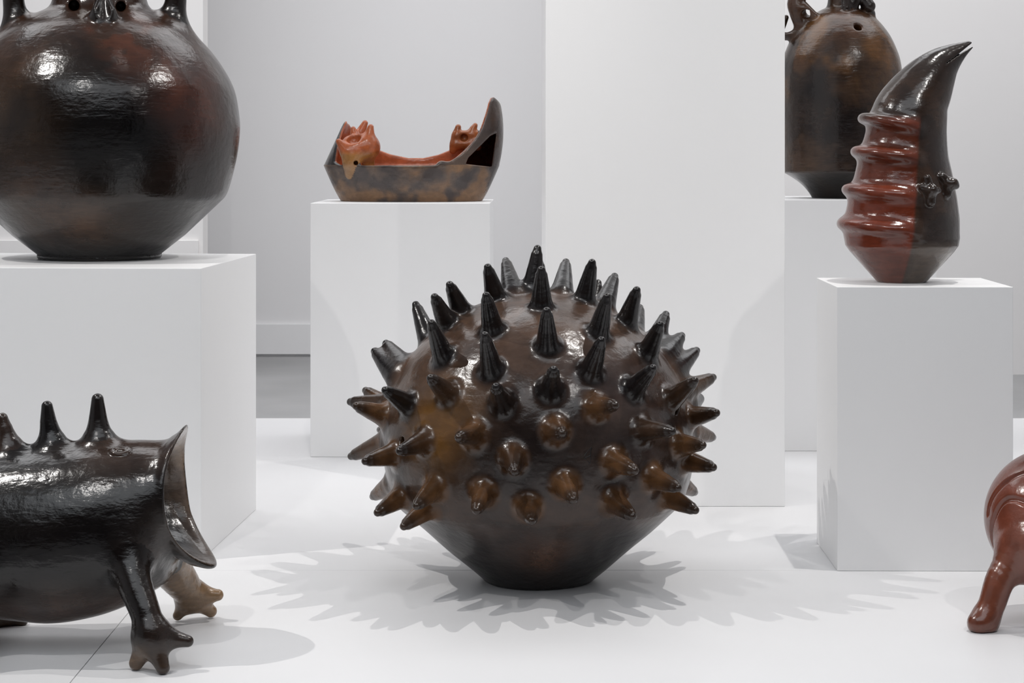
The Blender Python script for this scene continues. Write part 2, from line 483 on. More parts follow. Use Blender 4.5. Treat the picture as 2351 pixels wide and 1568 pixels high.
# ------------------------------------------------------------------ plinths
def plinth(label, x0, x1, yf, depth, h, rz=0.0, anchor='right'):
    """box plinth; anchor = which front corner stays put when it is turned"""
    wd = x1-x0
    ax = x1 if anchor == 'right' else x0
    me = box_mesh('plinth', (-wd if anchor == 'right' else 0), (0 if anchor == 'right' else wd), 0, depth, 0.0004, h, 0.0015)
    o = link('plinth', me, M_PLINTH, None, (ax, yf, 0), rz)
    o['label'] = label; o['category'] = 'plinth'
    return o
yl = YF(1287)
ZL = 1-(616-HY)*yl/FP
plinth('white box plinth under the large round dark jar at the left', X(462, yl)-0.78, X(462, yl), yl, 0.70, ZL, -math.atan(292/FP), 'right')
ym = YF(1050); ZM = 1-(466.5-HY)*ym/FP
plinth('white box plinth under the orange and grey boat shaped dish', X(712, ym), X(1125, ym), ym, 0.54, ZM, -0.012, 'right')
yp = YF(1163)
plinth('tall white square pillar rising out of the picture behind the spiky pot', X(1252.5, yp), X(1802, yp), yp, 0.72, 2.3)
yr = YF(1311); ZR = 1-(658.5-HY)*yr/FP
plinth('white box plinth under the curved horn shaped vessel', X(1922, yr), X(2325, yr), yr, 0.345, ZR, -0.012, 'left')
yv = YF(1036); ZV = 1-(459-HY)*yv/FP
plinth('white box plinth under the tall brown jar, half hidden by the pillar', X(1600, yv), X(2150, yv), yv, 0.6, ZV)

# ------------------------------------------------------------------ spiky pot
BLACK = (0.010, 0.009, 0.009); BROWN = (0.050, 0.030, 0.020); TAUPE = (0.085, 0.062, 0.048); TAN = (0.17, 0.095, 0.045)

def spiky_pot():
    Y0 = 4.67; fr = Frame(1235, 1329, Y0)
    fr.o[2] = 0.0
    root = thing('spiky_pot', 'round dark brown clay pot covered in horn spikes, standing on the floor', 'pot', tuple(fr.o))
    h = 0.0031
    f = Field((-0.50, -0.50, -0.012), (0.50, 0.50, 0.83), h)
    a, b, zc = 0.366, 0.347, 0.321
    prof = [(0, 0.0), (0.128, 0.0), (0.133, 0.006), (0.322, 0.172), (0.336, 0.186)]
    for t in np.linspace(-0.37, math.pi/2, 40):
        prof.append((a*math.cos(t), zc+b*math.sin(t)))
    prof.append((0, zc+b))
    f.add(lathe_fn(prof))
    f.apply(lambda x, y, z, F: F+0.0015*(np.sin(x*31)*np.sin(z*27+1)+np.sin(y*23)*np.sin(z*17)))
    f.keep(lambda x, y, z: -z+0*x+0*y, 0.002)
    f.exact = True
    S = [(1235,562,1222,672,1),(1243,612,1243,705,0),(1160,593,1176,668,1),(1118,607,1140,690,0),(1300,596,1291,668,1),(1361,595,1341,693,0),
         (1413,629,1388,700,1),(1464,659,1437,745,0),(1470,702,1455,760,1),(1531,716,1502,790,1),(1518,740,1485,815,0),(1568,767,1528,815,1),
         (1603,801,1552,850,0),(1396,674,1372,767,0),(1255,707,1257,795,0),(1115,672,1132,758,0),(1030,648,1062,720,0),(995,676,1030,750,0),
         (952,692,985,782,1),(988,735,1020,822,0),(883,784,928,840,0),(856,802,905,860,1),(1112,763,1130,850,0),(1383,775,1355,855,0),
         (1503,841,1452,895,0),(1600,870,1540,918,0),(1642,864,1575,895,1),(1610,912,1580,930,1),(1650,947,1583,958,0),(1640,1005,1588,992,1),
         (1618,1022,1556,1020,0),(1643,1074,1572,1058,0),(1598,1132,1552,1105,1),(1602,1174,1532,1140,0),(1562,1122,1495,1096,0),
         (1549,990,1475,988,0),(1416,930,1368,935,0),(1272,845,1262,895,0),(1137,885,1155,925,0),(985,865,1030,905,0),(880,893,938,930,0),
         (812,930,885,955,0),(798,922,882,930,1),(800,1050,880,1018,1),(833,1060,905,1043,0),(913,1038,975,1013,0),(1050,1005,1088,1000,0),
         (1292,995,1275,990,0),(1182,1085,1178,1052,0),(1462,1082,1410,1060,0),(1318,1150,1297,1112,0),(1092,1175,1112,1132,0),
         (1222,1198,1212,1165,0),(1456,1188,1408,1150,0),(952,1165,1000,1120,0),(922,1212,985,1165,0),(862,1180,922,1140,0),(853,1142,900,1113,1)]
    eye = fr.eye(); ctr = np.array((0, 0, 0.30)); spikes = []
    for (tx, ty, bx, by, back) in S:
        B, hit = f.ray(eye, fr.ray(bx, by), far=bool(back))
        n = f.grad(np.array([B], np.float32))[0]; n = n/np.linalg.norm(n)
        L = 0.112
        d = fr.ray(tx, ty); d = d/np.linalg.norm(d)
        oc = eye-B; bq = oc@d; cq = oc@oc-L*L; D = bq*bq-cq
        if D <= 0: T = eye-bq*d
        else:
            T1, T2 = eye+(-bq-math.sqrt(D))*d, eye+(-bq+math.sqrt(D))*d
            goal = B+L*n
            T = T1 if np.linalg.norm(T1-goal) < np.linalg.norm(T2-goal) else T2
        spikes.append((B, T))
    seen = [s[0] for s in spikes]
    for (B, T) in list(spikes):                      # the far side carries the same rows of spikes
        if B[1] < -0.07:
            B2 = B*np.array((1, -1, 1)); T2 = T*np.array((1, -1, 1))
            if min(np.linalg.norm(B2-q) for q in seen) > 0.085:
                spikes.append((B2, T2)); seen.append(B2)
    for i, (B, T) in enumerate(spikes):
        u = (T-B); L = np.linalg.norm(u); u = u/L
        rt = 0.0092
        T_ = T-u*rt
        prof_ = [(-0.012, 0.0275), (0.012, 0.0250), (0.45*L, 0.0198), (0.78*L, 0.0142), (L-rt, rt)]
        f.tree([[tuple(B+u*t_)+(r_,) for t_, r_ in prof_]], 0.0, 0.024, i+1)
    for (hx, hy) in ((923, 1012), (1556, 945)):       # two small air holes
        B, hit = f.ray(eye, fr.ray(hx, hy)); n = f.grad(np.array([B], np.float32))[0]; n /= np.linalg.norm(n)
        f.cone(B+n*0.02, B-n*0.05, 0.0085, 0.0085, 0.003, cut=True)
    marks = []
    for pl in ([(1357.5, 1026), (1356, 1038), (1355.5, 1060)], [(1357.5, 1026), (1349, 1036), (1341, 1047)], [(1341, 1050), (1347, 1057), (1354, 1065), (1356, 1058)], [(1344, 1051), (1356, 1045)],
               [(1357, 1015), (1358.5, 1016.5)]):
        q = []
        for (mx, my) in pl:
            B, hit = f.ray(eye, fr.ray(mx, my)); q.append(B)
        marks.append(q)
    amb = [f.ray(eye, fr.ray(*p))[0] for p in ((1010, 975), (960, 1000), (1240, 1275), (1230, 1050), (1420, 880), (1180, 1275), (1330, 1290))]
    TB = np.array([s[0] for s in spikes]); TT = np.array([s[1] for s in spikes])
    def colour(V, Nn, own):
        zz = V[:, 2]
        col = np.tile(np.array((0.080, 0.046, 0.030)), (len(V), 1))
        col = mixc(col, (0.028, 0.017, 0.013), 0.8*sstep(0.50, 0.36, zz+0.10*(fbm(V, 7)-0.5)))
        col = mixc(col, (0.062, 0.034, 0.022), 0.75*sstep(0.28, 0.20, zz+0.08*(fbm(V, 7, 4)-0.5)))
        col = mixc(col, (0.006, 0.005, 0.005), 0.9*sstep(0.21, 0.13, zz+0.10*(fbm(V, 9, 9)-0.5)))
        col = mixc(col, (0.17, 0.078, 0.018), np.clip(0.85*blob(V, amb[0], 0.095)+0.6*blob(V, amb[1], 0.07), 0, 0.9)*(0.55+0.6*fbm(V, 16)))
        col = mixc(col, (0.10, 0.043, 0.020), 0.9*np.clip(blob(V, amb[2], 0.08)*(0.3+1.3*fbm(V, 14)), 0, 1))
        col = mixc(col, (0.010, 0.008, 0.008), 0.5*blob(V, amb[3], 0.12))
        col = mixc(col, (0.05, 0.038, 0.038), 0.6*blob(V, amb[4], 0.10))
        col = mixc(col, (0.008, 0.007, 0.007), 0.7*blob(V, amb[6], 0.05))
        # spikes: smoked black above, brown below with darker tips
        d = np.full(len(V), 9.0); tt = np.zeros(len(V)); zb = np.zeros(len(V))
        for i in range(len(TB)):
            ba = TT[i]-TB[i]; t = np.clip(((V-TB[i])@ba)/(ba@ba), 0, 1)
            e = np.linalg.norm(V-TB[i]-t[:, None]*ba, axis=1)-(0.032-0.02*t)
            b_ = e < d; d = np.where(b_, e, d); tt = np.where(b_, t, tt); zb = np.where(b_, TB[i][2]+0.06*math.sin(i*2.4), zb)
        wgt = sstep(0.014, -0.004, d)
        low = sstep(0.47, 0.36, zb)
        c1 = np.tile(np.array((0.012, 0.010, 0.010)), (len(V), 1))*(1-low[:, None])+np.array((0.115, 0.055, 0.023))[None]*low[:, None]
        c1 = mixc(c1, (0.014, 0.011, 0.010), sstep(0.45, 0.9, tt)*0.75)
        return col*(1-wgt[:, None])+c1*wgt[:, None]
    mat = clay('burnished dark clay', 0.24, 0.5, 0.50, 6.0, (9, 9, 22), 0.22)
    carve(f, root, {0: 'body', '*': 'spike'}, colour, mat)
    mm, nt, b_ = new_mat('dark incised line'); b_.inputs['Base Color'].default_value = (0.006, 0.005, 0.005, 1); b_.inputs['Roughness'].default_value = 0.5
    for q in marks:
        o = link('incised_mark', tube_mesh('incised_mark', q, 0.0013, BLACK, mm), mm, root)
spiky_pot()

# ------------------------------------------------------------------ large round jar, left
def round_jar():
    Y0 = 5.33; fr = Frame(229, 590, Y0); fr.o[2] = ZL
    root = thing('round_jar', 'large glossy black-brown round jar with columns and a hooded nose, on the left plinth', 'jar', tuple(fr.o))
    s = fr.m(1)
    P = lambda px, py, dy=0.0: fr.p(px, py, dy)
    h = 0.0045
    f = Field((-0.39, -0.39, -0.012), (0.39, 0.39, 0.93), h)
    zpx = lambda py: Z(py, Y0)-ZL
    pr = [(0, 0.0)]+[(0.160, 0.0), (0.165, 0.008)]
    pr += [(a*s, zpx(y)) for a, y in ((138, 584), (195, 539))]
    pr += [tuple(q) for q in spline([(a*s, zpx(y)) for a, y in ((273, 465), (291, 441), (311, 367), (319, 305), (317, 260), (306, 204), (279, 152), (243, 105), (200, 66), (150, 36), (110, 10), (104, -60), (112, -120), (120, -160))], 6)]
    pr += [(0, zpx(-160))]
    f.add(lathe_fn(pr))
    f.cut(lathe_fn([(0, zpx(-20)), (84*s, zpx(-20)), (92*s, zpx(-120)), (102*s, zpx(-190)), (0, zpx(-190))]), 0.004)
    f.exact = True
    # four columns standing on the shoulder, bending in to the neck
    for i, (cx, dy, ow) in enumerate(((402, -0.02, 1), (33, -0.02, 2))):
        sgn = 1 if cx > 229 else -1
        pts = [tuple(P(cx-sgn*6, 95, dy))+(33*s,), tuple(P(cx, 35, dy))+(25*s,), tuple(P(cx, -60, dy))+(24*s,), tuple(P(cx-sgn*30, -130, dy))+(23*s,), tuple(P(cx-sgn*80, -150, dy))+(22*s,)]
        f.chain(pts, 0.02, ow, 0.05)
    # hooded nose between two eye holes
    f.tree([[tuple(P(237, -45, -0.13))+(7*s,), tuple(P(237, -10, -0.165))+(14*s,), tuple(P(238, 32, -0.205))+(29*s,)]], 0.0, 0.022, 3)
    f.cone(P(238, -8, -0.20), P(238, 46, -0.262), 6*s, 25*s, 0.008, cut=True)
    eye = fr.eye()
    for (ex, ey, r) in ((170, 13, 12), (277, 15, 11)):
        B, hit = f.ray(eye, fr.ray(ex, ey)); n = f.grad(np.array([B], np.float32))[0]; n /= np.linalg.norm(n)
        rd = fr.ray(ex, ey); f.cone(B-rd*0.03, B+rd*0.05, r*s, r*s, 0.006, cut=True)
    pts = {k: f.ray(eye, fr.ray(*p))[0] for k, p in dict(tan=(150, 480), tan2=(60, 240), red=(430, 220), red2=(300, 90), blk=(250, 340), edge=(540, 360), brn=(40, 130), brn2=(370, 265)).items()}
    def colour(V, Nn, own):
        col = np.tile(np.array((0.010, 0.0055, 0.004)), (len(V), 1))
        z = V[:, 2]
        col = mixc(col, (0.040, 0.018, 0.010), 0.8*sstep(zpx(200), zpx(80), z))
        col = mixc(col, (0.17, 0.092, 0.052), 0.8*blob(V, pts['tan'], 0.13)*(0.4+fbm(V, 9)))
        col = mixc(col, (0.06, 0.035, 0.018), 0.6*blob(V, pts['tan2'], 0.12))
        col = mixc(col, (0.085, 0.022, 0.010), np.clip(1.3*blob(V, pts['red'], 0.12)*(0.3+1.1*fbm(V, 8)), 0, 0.9))
        col = mixc(col, (0.11, 0.030, 0.012), np.clip(blob(V, pts['red2'], 0.10)*1.3*sstep(0.45, 0.68, fbm(V, 14, 5)), 0, 0.45))
        col = mixc(col, (0.08, 0.035, 0.015), 0.5*blob(V, pts['brn'], 0.10))
        col = mixc(col, (0.001, 0.001, 0.001), np.clip(1.2*blob(V, pts['blk'], 0.17), 0, 0.92))  # dark hall's reflection painted as a black patch on the middle
        col = mixc(col, (0.06, 0.028, 0.016), 0.5*blob(V, pts['edge'], 0.10))
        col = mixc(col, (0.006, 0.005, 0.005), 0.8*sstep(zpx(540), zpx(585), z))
        return mixc(col, (0.005, 0.004, 0.004), 0.85*(own > 0))
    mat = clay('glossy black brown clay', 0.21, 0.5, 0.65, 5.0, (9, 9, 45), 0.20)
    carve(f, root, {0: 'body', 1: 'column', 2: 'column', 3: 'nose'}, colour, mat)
round_jar()

# ------------------------------------------------------------------ horn vessel, right
def horn_vessel():
    Y0 = 4.935; fr = Frame(2060, 646, Y0); fr.o[2] = ZR
    root = thing('horn_vessel', 'curved beak-tipped clay vessel with red ridges down one side, on the right plinth', 'vessel', tuple(fr.o))
    s = fr.m(1); P = fr.p; h = 0.0026
    f = Field((-0.165, -0.16, -0.01), (0.215, 0.16, 0.63), h)
    zpx = lambda py: Z(py, Y0)-ZR
    f.add(lathe_fn([(0, 0), (55*s, 0), (58*s, 3*s), (118*s, zpx(577)), (128*s, zpx(563)), (131*s, zpx(545)), (128*s, zpx(500)), (116*s, zpx(450)), (60*s, zpx(420)), (0, zpx(410))], cx=10*s))
    ch = [(2072, 500, 125), (2073, 470, 122), (2074, 420, 112), (2075, 370, 101), (2081, 310, 91), (2087, 270, 86), (2098, 240, 77), (2116, 210, 68), (2134, 182, 57), (2156, 154, 43), (2180, 133, 30), (2203, 117, 19), (2223, 105, 11)]
    f.chain([tuple(P(x, y))+(r*s,) for x, y, r in ch], 0.012)
    f.exact = True
    # ridges wrapped round the left side
    for i, (xl, yl_, xr, yr_, rb, cxx) in enumerate(((1983, 270, 2086, 292, 90, 2080), (1960, 346, 2076, 362, 101, 2075), (1937, 433, 2064, 447, 118, 2072), (1925, 512, 2060, 524, 128, 2071))):
        pts = []
        for t in np.linspace(-0.95, 1.0, 15):
            ph = math.pi+t*math.radians(94)             # -: far side, +: near side
            rr = (rb+10-14*max(0, abs(t)-0.8)/0.2)*s
            x = (cxx-2060)*s+rr*math.cos(ph); y = rr*math.sin(ph)
            u = (x/s+2060-xl)/(xr-xl)
            z = zpx(yl_)-(yr_-yl_)*s*np.clip(u, 0, 1.2) if t > 0 else zpx(yl_+2)
            fade = 1.0-0.45*max(0, abs(t)-0.75)/0.25
            pts.append((x, y, float(z), 9.5*s*fade))
        f.chain(pts, 0.030, i+1, 0.030)
    # two knobs
    kn = [((2131, 440), [(2127, 410, 9), (2151, 437, 8), (2135, 464, 11), (2115, 430, 7)]), ((2171, 424), [(2160, 406, 9), (2192, 428, 7), (2171, 448, 9)])]
    eye = fr.eye()
    for i, ((cx, cy), lobes) in enumerate(kn):
        B, hit = f.ray(eye, fr.ray(cx, cy)); n = f.grad(np.array([B], np.float32))[0]; n /= np.linalg.norm(n)
        dy = B[1]
        f.cone(B, B+n*0.022, 16*s, 12*s, 0.012, 5+i)
        for (lx, ly, r) in lobes:
            q = P(lx, ly, dy-0.008) + n*0.004
            f.cone(B+n*0.012, q, 11*s, r*s, 0.008, 5+i)
    # slit of the beak
    a = P(2241, 97); b = P(2163, 148)
    ax_ = (a-b)/np.linalg.norm(a-b); up = np.array((-ax_[2], 0, ax_[0]))
    if up[2] < 0: up = -up
    def slit(x, y, z):
        u = (x-b[0])*ax_[0]+(z-b[2])*ax_[2]; v = (x-b[0])*up[0]+(z-b[2])*up[2]
        L = np.linalg.norm(a-b)
        half = 0.0010+0.0042*np.clip((u/L-0.35)/0.65, 0, 1)
        return np.maximum(np.abs(v)-half, -u)+0*y
    f.cut(slit, 0.002, f.sl(P(2140, 200)-np.array((0, .12, 0)), P(2250, 80)+np.array((0, .12, 0))))
    def groove(x, y, z):
        u = (x-b[0])*ax_[0]+(z-b[2])*ax_[2]; v = (x-b[0])*up[0]+(z-b[2])*up[2]
        return np.maximum(np.maximum(np.abs(v)-0.002, -u-0.02), y+0.012)
    def colour(V, Nn, own):
        z = V[:, 2]; x = V[:, 0]
        col = np.tile(np.array((0.044, 0.024, 0.015)), (len(V), 1))
        col = mixc(col, (0.016, 0.011, 0.010), 0.7*sstep(0.48, 0.62, fbm(V, 9, 2)))
        col = mixc(col, (0.016, 0.012, 0.011), 0.8*sstep(zpx(250), zpx(130), z))
        col = mixc(col, (0.10, 0.072, 0.054), 0.85*sstep(zpx(545), zpx(570), z)*sstep(-0.02, 0.03, x))
        col = mixc(col, (0.085, 0.065, 0.05), 0.5*blob(V, P(2185, 530, -0.05), 0.06))
        xb = (2092-2060)*s+(z-zpx(290))*(26/270)          # border of the red slip
        red = sstep(0.006, -0.004, x-xb)*sstep(zpx(262), zpx(284), z)
        col = mixc(col, (0.155, 0.030, 0.013), red*(0.55+0.45*sstep(zpx(330), zpx(480), z)))
        col = mixc(col, (0.13, 0.05, 0.035), red*0.6*sstep(zpx(560), zpx(590), z))
        col = mixc(col, (0.16, 0.035, 0.018), 0.45*red*np.isin(own, (1, 2, 3, 4)))
        return mixc(col, (0.025, 0.018, 0.015), 0.6*np.isin(own, (5, 6)))
    mat = clay('red slipped dark clay', 0.18, 0.5, 0.25, 9.0, (12, 12, 40), 0.14, 0.2)
    carve(f, root, {0: 'body', 1: 'ridge', 2: 'ridge', 3: 'ridge', 4: 'ridge', 5: 'knob', 6: 'knob'}, colour, mat)
horn_vessel()

# ------------------------------------------------------------------ tall jar behind, right
def tall_jar():
    Y0 = 6.95; fr = Frame(1931, 454, Y0); fr.o[2] = ZV
    root = thing('tall_jar', 'tall brown domed jar with looped arms on top, on the plinth beside the pillar', 'jar', tuple(fr.o))
    s = fr.m(1); P = fr.p; h = 0.0038
    f = Field((-0.25, -0.25, -0.012), (0.25, 0.25, 0.93), h)
    zpx = lambda py: Z(py, Y0)-ZV
    pr = [(0, 0), (66*s, 0), (68*s, 4*s)]+[tuple(q) for q in spline([(a*s, zpx(y)) for a, y in ((72, 444), (88, 425), (110, 408), (131, 396))], 5)]
    pr += [tuple(q) for q in spline([(a*s, zpx(y)) for a, y in ((132, 394), (134, 330), (137, 250), (138, 180), (135, 145), (126, 115), (108, 78), (78, 42), (48, 24), (32, 12), (30, -30), (34, -80))], 5)]+[(0, zpx(-80))]
    f.add(lathe_fn(pr))
    f.cut(lathe_fn([(0, zpx(0)), (20*s, zpx(0)), (27*s, zpx(-110)), (0, zpx(-110))]), 0.004)
    f.exact = True
    f.chain([tuple(P(1842, 68, -0.02))+(15*s,), tuple(P(1832, 30, -0.03))+(19*s,), tuple(P(1826, 5, -0.03))+(18*s,), tuple(P(1845, -18, -0.02))+(18*s,), tuple(P(1895, -40, 0))+(16*s,)], 0.02, 1, 0.03)
    f.cone(P(1845, 18, -0.04), P(1868, 36, -0.06), 14*s, 10*s, 0.015, 1)
    f.cone(P(1800, 84, 0), P(1826, 80, -0.02), 9*s, 9*s, 0.02, 2)
    f.chain([tuple(P(1788, 80, 0))+(8*s,), tuple(P(1798, 58, 0))+(7*s,), tuple(P(1805, 40, 0))+(6*s,)], 0.01, 2)
    f.chain([tuple(P(1958, 12, -0.06))+(13*s,), tuple(P(1972, -10, -0.06))+(14*s,), tuple(P(1985, 6, -0.05))+(11*s,), tuple(P(1998, 30, -0.04))+(11*s,)], 0.012, 3, 0.02)
    f.cone(P(1982, -10, -0.05), P(1996, 14, -0.06), 12*s, 14*s, 0.012, 3)
    f.cone(P(1938, -30, -0.05), P(1943, 18, -0.08), 10*s, 10*s, 0.015, 3)
    eye = fr.eye()
    for (hx, hy, r) in ((1970, 62, 9), (1850, 33, 10)):
        B, hit = f.ray(eye, fr.ray(hx, hy)); n = f.grad(np.array([B], np.float32))[0]; n /= np.linalg.norm(n)
        f.cone(B+n*0.02, B-n*0.06, r*s, r*s, 0.005, cut=True)
    pts = {k: f.ray(eye, fr.ray(*p))[0] for k, p in dict(o1=(1850, 95), o2=(1950, 45), d1=(1870, 220), d2=(1940, 310), g=(1835, 100), b=(1990, 210)).items()}
    def colour(V, Nn, own):
        z = V[:, 2]
        col = np.tile(np.array((0.062, 0.034, 0.019)), (len(V), 1))
        col = mixc(col, (0.022, 0.015, 0.012), 0.8*blob(V, pts['d1'], 0.11)+0.0*z)
        col = mixc(col, (0.020, 0.014, 0.012), 0.75*blob(V, pts['d2'], 0.11))
        col = mixc(col, (0.15, 0.065, 0.025), 0.8*blob(V, pts['o1'], 0.08))
        col = mixc(col, (0.12, 0.045, 0.018), 0.7*blob(V, pts['o2'], 0.08))
        col = mixc(col, (0.10, 0.055, 0.028), 0.6*blob(V, pts['b'], 0.07))
        col = mixc(col, (0.17, 0.075, 0.022), 0.75*sstep(0.48, 0.62, fbm(V, 7, 1))*sstep(zpx(260), zpx(120), z))
        col = mixc(col, (0.018, 0.012, 0.010), 0.75*sstep(0.50, 0.62, fbm(V, 8, 6)))
        col = mixc(col, (0.012, 0.009, 0.008), 0.85*sstep(zpx(385), zpx(405), z))
        return mixc(mixc(col, (0.07, 0.03, 0.016), 0.7*(own == 1)), (0.012, 0.010, 0.010), 0.8*(own == 3))
    mat = clay('smoked brown clay', 0.22, 0.5, 0.6, 9.0, (8, 8, 50), 0.2)
    carve(f, root, {0: 'body', 1: 'arm', 2: 'arm', 3: 'figure'}, colour, mat)
tall_jar()

# ------------------------------------------------------------------ boat shaped dish, centre
def boat_dish():
    Y0 = 6.83; fr = Frame(945, 460, Y0); fr.o[2] = ZM
    root = thing('boat_dish', 'boat shaped clay dish, orange inside, with an animal head and a raised fin', 'dish', tuple(fr.o))
    s = fr.m(1); P = fr.p; h = 0.0027
    f = Field((-0.33, -0.215, -0.01), (0.34, 0.215, 0.38), h)
    A, Bd = 201*s, 0.185; ZR_ = 0.122
    x, y, z = f.grid(f.full())
    def shell(x, y, z):
        hp = np.maximum(z-ZR_, 0)/s
        xx = x-np.clip(-x/0.12, 0, 1)*0.46*hp*s-np.clip(x/0.12, 0, 1)*(0.25*hp-0.0016*hp*hp)*s
        sc = np.where(z < ZR_, 0.80+0.20*np.clip(z/ZR_, 0, 1)**0.85, 1.0)
        e = np.sqrt((xx/(A*sc))**2+(y/(Bd*sc))**2+1e-9)
        # distance to the ellipse outline, roughly
        g = np.sqrt((xx/(A*sc)**2)**2+(y/(Bd*sc)**2)**2+1e-9)/e
        d = (e-1)/np.maximum(g, 1e-3)
        return xx, d, e
    xx, d, e = shell(x, y, z)
    th = np.arctan2(y/Bd, xx/A)                         # 0 at the right end, pi at the left
    # height of the wall above the bowl's rim, round the outline
    deg = np.degrees(th)
    xs_ = [-180, -165, -152, -140, -76, -68, -58.5, -52, -45.8, -40, -35, -30, -26.5, -22, -17, -10, 0, 14, 28, 35, 45, 58.5, 74, 84, 94, 109, 120, 135, 150, 165, 180]
    hs_ = [102, 60, 10, 0, 0, 3, 18, 35, 58, 82, 108, 130, 144, 154, 156, 150, 142, 128, 108, 96, 74, 48, 25, 17, 17, 26, 36, 54, 78, 95, 102]
    H = np.interp(deg, xs_, np.array(hs_)*s).astype(np.float32)
    wall = np.abs(d+0.006)-0.006
    wall = smax(wall, (z-(ZR_+H))*0.6, 0.008)
    bowl = np.maximum(np.maximum(d, z-ZR_), -z)
    inner = np.maximum(d+0.014, 0.016-z)
    bowl = smax(bowl, -inner, 0.006)
    F = smin(bowl, wall, 0.004); F = np.maximum(F, -z)
    f.F = F.astype(np.float32)
    # solid right fin: thicken it behind its hollow front
    full_b = np.zeros(f.F.shape, bool)
    f.owner[full_b | ((z > ZR_+0.002) & (xx > 0.0) & (H > 0.01))] = 1
    f.owner[full_b | ((z > ZR_+0.002) & (xx < -0.1))] = 2
    # hollow seen in the fin's near face
    def prism(pl):
        pl = [P(a, b, -0.12) for a, b in pl]
        def fn(x, y, z):
            m = None
            n = len(pl)
            for i in range(n):
                a, b = pl[i], pl[(i+1) % n]
                ex, ez = b[0]-a[0], b[2]-a[2]; L = math.hypot(ex, ez)
                dd = ((x-a[0])*ez-(z-a[2])*ex)/L
                m = dd if m is None else np.maximum(m, dd)
            return np.maximum(m+0*y, y-0.0)
        return fn
    f.cut(prism([(1070, 376), (1128, 383), (1139, 306), (1126, 312), (1076, 362)]), 0.006)
    # darkness of the hollow: an inner sheet behind the opening, joined to the fin
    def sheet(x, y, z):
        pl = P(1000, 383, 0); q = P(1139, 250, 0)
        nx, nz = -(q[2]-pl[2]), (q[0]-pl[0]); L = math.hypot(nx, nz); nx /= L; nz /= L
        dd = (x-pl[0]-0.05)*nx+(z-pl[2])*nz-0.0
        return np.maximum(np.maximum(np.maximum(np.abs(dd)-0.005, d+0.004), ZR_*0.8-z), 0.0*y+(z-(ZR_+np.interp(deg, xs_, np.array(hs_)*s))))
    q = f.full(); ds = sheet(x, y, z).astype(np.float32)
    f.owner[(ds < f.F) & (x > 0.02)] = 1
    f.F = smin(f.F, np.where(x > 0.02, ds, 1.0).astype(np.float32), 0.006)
    # curl of the rim beside the fin
    f.chain([tuple(P(1003, 383, -0.165))+(5*s,), tuple(P(1012, 375, -0.165))+(6*s,), tuple(P(1026, 378, -0.16))+(6*s,)], 0.006, 1, 0.008)
    # animal head over the near left rim
    f.chain([tuple(P(801, 402, -0.128))+(7*s,), tuple(P(803, 372, -0.142))+(17*s,), tuple(P(815, 348, -0.12))+(30*s,)], 0.012, 3, 0.02)
    f.cone(P(815, 340, -0.11), P(842, 338, -0.11), 33*s, 31*s, 0.012, 3)
    f.cone(P(835, 345, -0.10), P(842, 385, -0.09), 26*s, 18*s, 0.012, 3)
    for (ax_, ay, ar, bx, by, br, dy) in ((795, 345, 17, 778, 325, 7, -0.14), (845, 325, 18, 851, 292, 7, -0.12), (815, 320, 14, 811, 296, 6, -0.07), (825, 310, 13, 838, 283, 7, -0.05)):
        f.cone(P(ax_, ay, dy), P(bx, by, dy), ar*s, br*s, 0.012, 4)
    def dent(x, y, z):
        c = P(812, 318, -0.13); return np.sqrt((x-c[0])**2+((y-c[1])*0.8)**2+(z-c[2])**2)-16*s
    f.cut(dent, 0.012)
    f.cone(P(817, 374, -0.24), P(817, 374, -0.13), 5*s, 5*s, 0.003, cut=True)
    # small pair of paws on the far rim
    f.chain([tuple(P(1040, 345, 0.12))+(9*s,), tuple(P(1045, 318, 0.12))+(10*s,), tuple(P(1052, 292, 0.12))+(7*s,)], 0.006, 5, 0.01)
    f.chain([tuple(P(1100, 335, 0.12))+(9*s,), tuple(P(1085, 305, 0.12))+(10*s,), tuple(P(1091, 288, 0.12))+(6*s,)], 0.006, 6, 0.01)
    f.cone(P(1050, 312, 0.12), P(1088, 310, 0.12), 12*s, 12*s, 0.010, 6)
    f.cone(P(1048, 332, 0.12), P(1096, 326, 0.12), 14*s, 14*s, 0.010, 6)
    f.cone(P(1064, 316, 0.085), P(1066, 316, 0.115), 11*s, 8*s, 0.008, cut=True)
    f.keep(lambda x, y, z: -z+0*x+0*y, 0.001)
    def colour(V, Nn, own):
        X_, Y_, Z_ = V[:, 0], V[:, 1], V[:, 2]
        xx, d, e = shell(X_, Y_, Z_)
        ins = sstep(-0.003, -0.007, d)
        outc = np.tile(np.array((0.115, 0.078, 0.058)), (len(V), 1))
        nz = fbm(V, 13)
        outc = mixc(outc, (0.25, 0.135, 0.065), 0.8*sstep(0.50, 0.66, nz+0.16*sstep(0.08, 0.01, Z_)))
        outc = mixc(outc, (0.042, 0.034, 0.034), 0.8*sstep(0.50, 0.36, nz))
        outc = mixc(outc, (0.055, 0.038, 0.032), 0.8*(Z_ > ZR_+0.004)*(X_ > 0))
        outc = mixc(outc, (0.012, 0.010, 0.010), 0.95*(Z_ > ZR_+0.002)*(X_ < -0.1))
        inc = np.tile(np.array((0.46, 0.125, 0.050)), (len(V), 1))
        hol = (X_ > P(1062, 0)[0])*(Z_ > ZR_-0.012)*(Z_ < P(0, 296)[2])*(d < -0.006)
        inc = mixc(inc, (0.022, 0.014, 0.011), hol*0.95)  # shade inside the fin's hollow, painted into the inner colour
        col = outc*(1-ins[:, None])+inc*ins[:, None]
        hd = np.isin(own, (3, 4)).astype(float)
        hc = np.tile(np.array((0.38, 0.095, 0.030)), (len(V), 1))
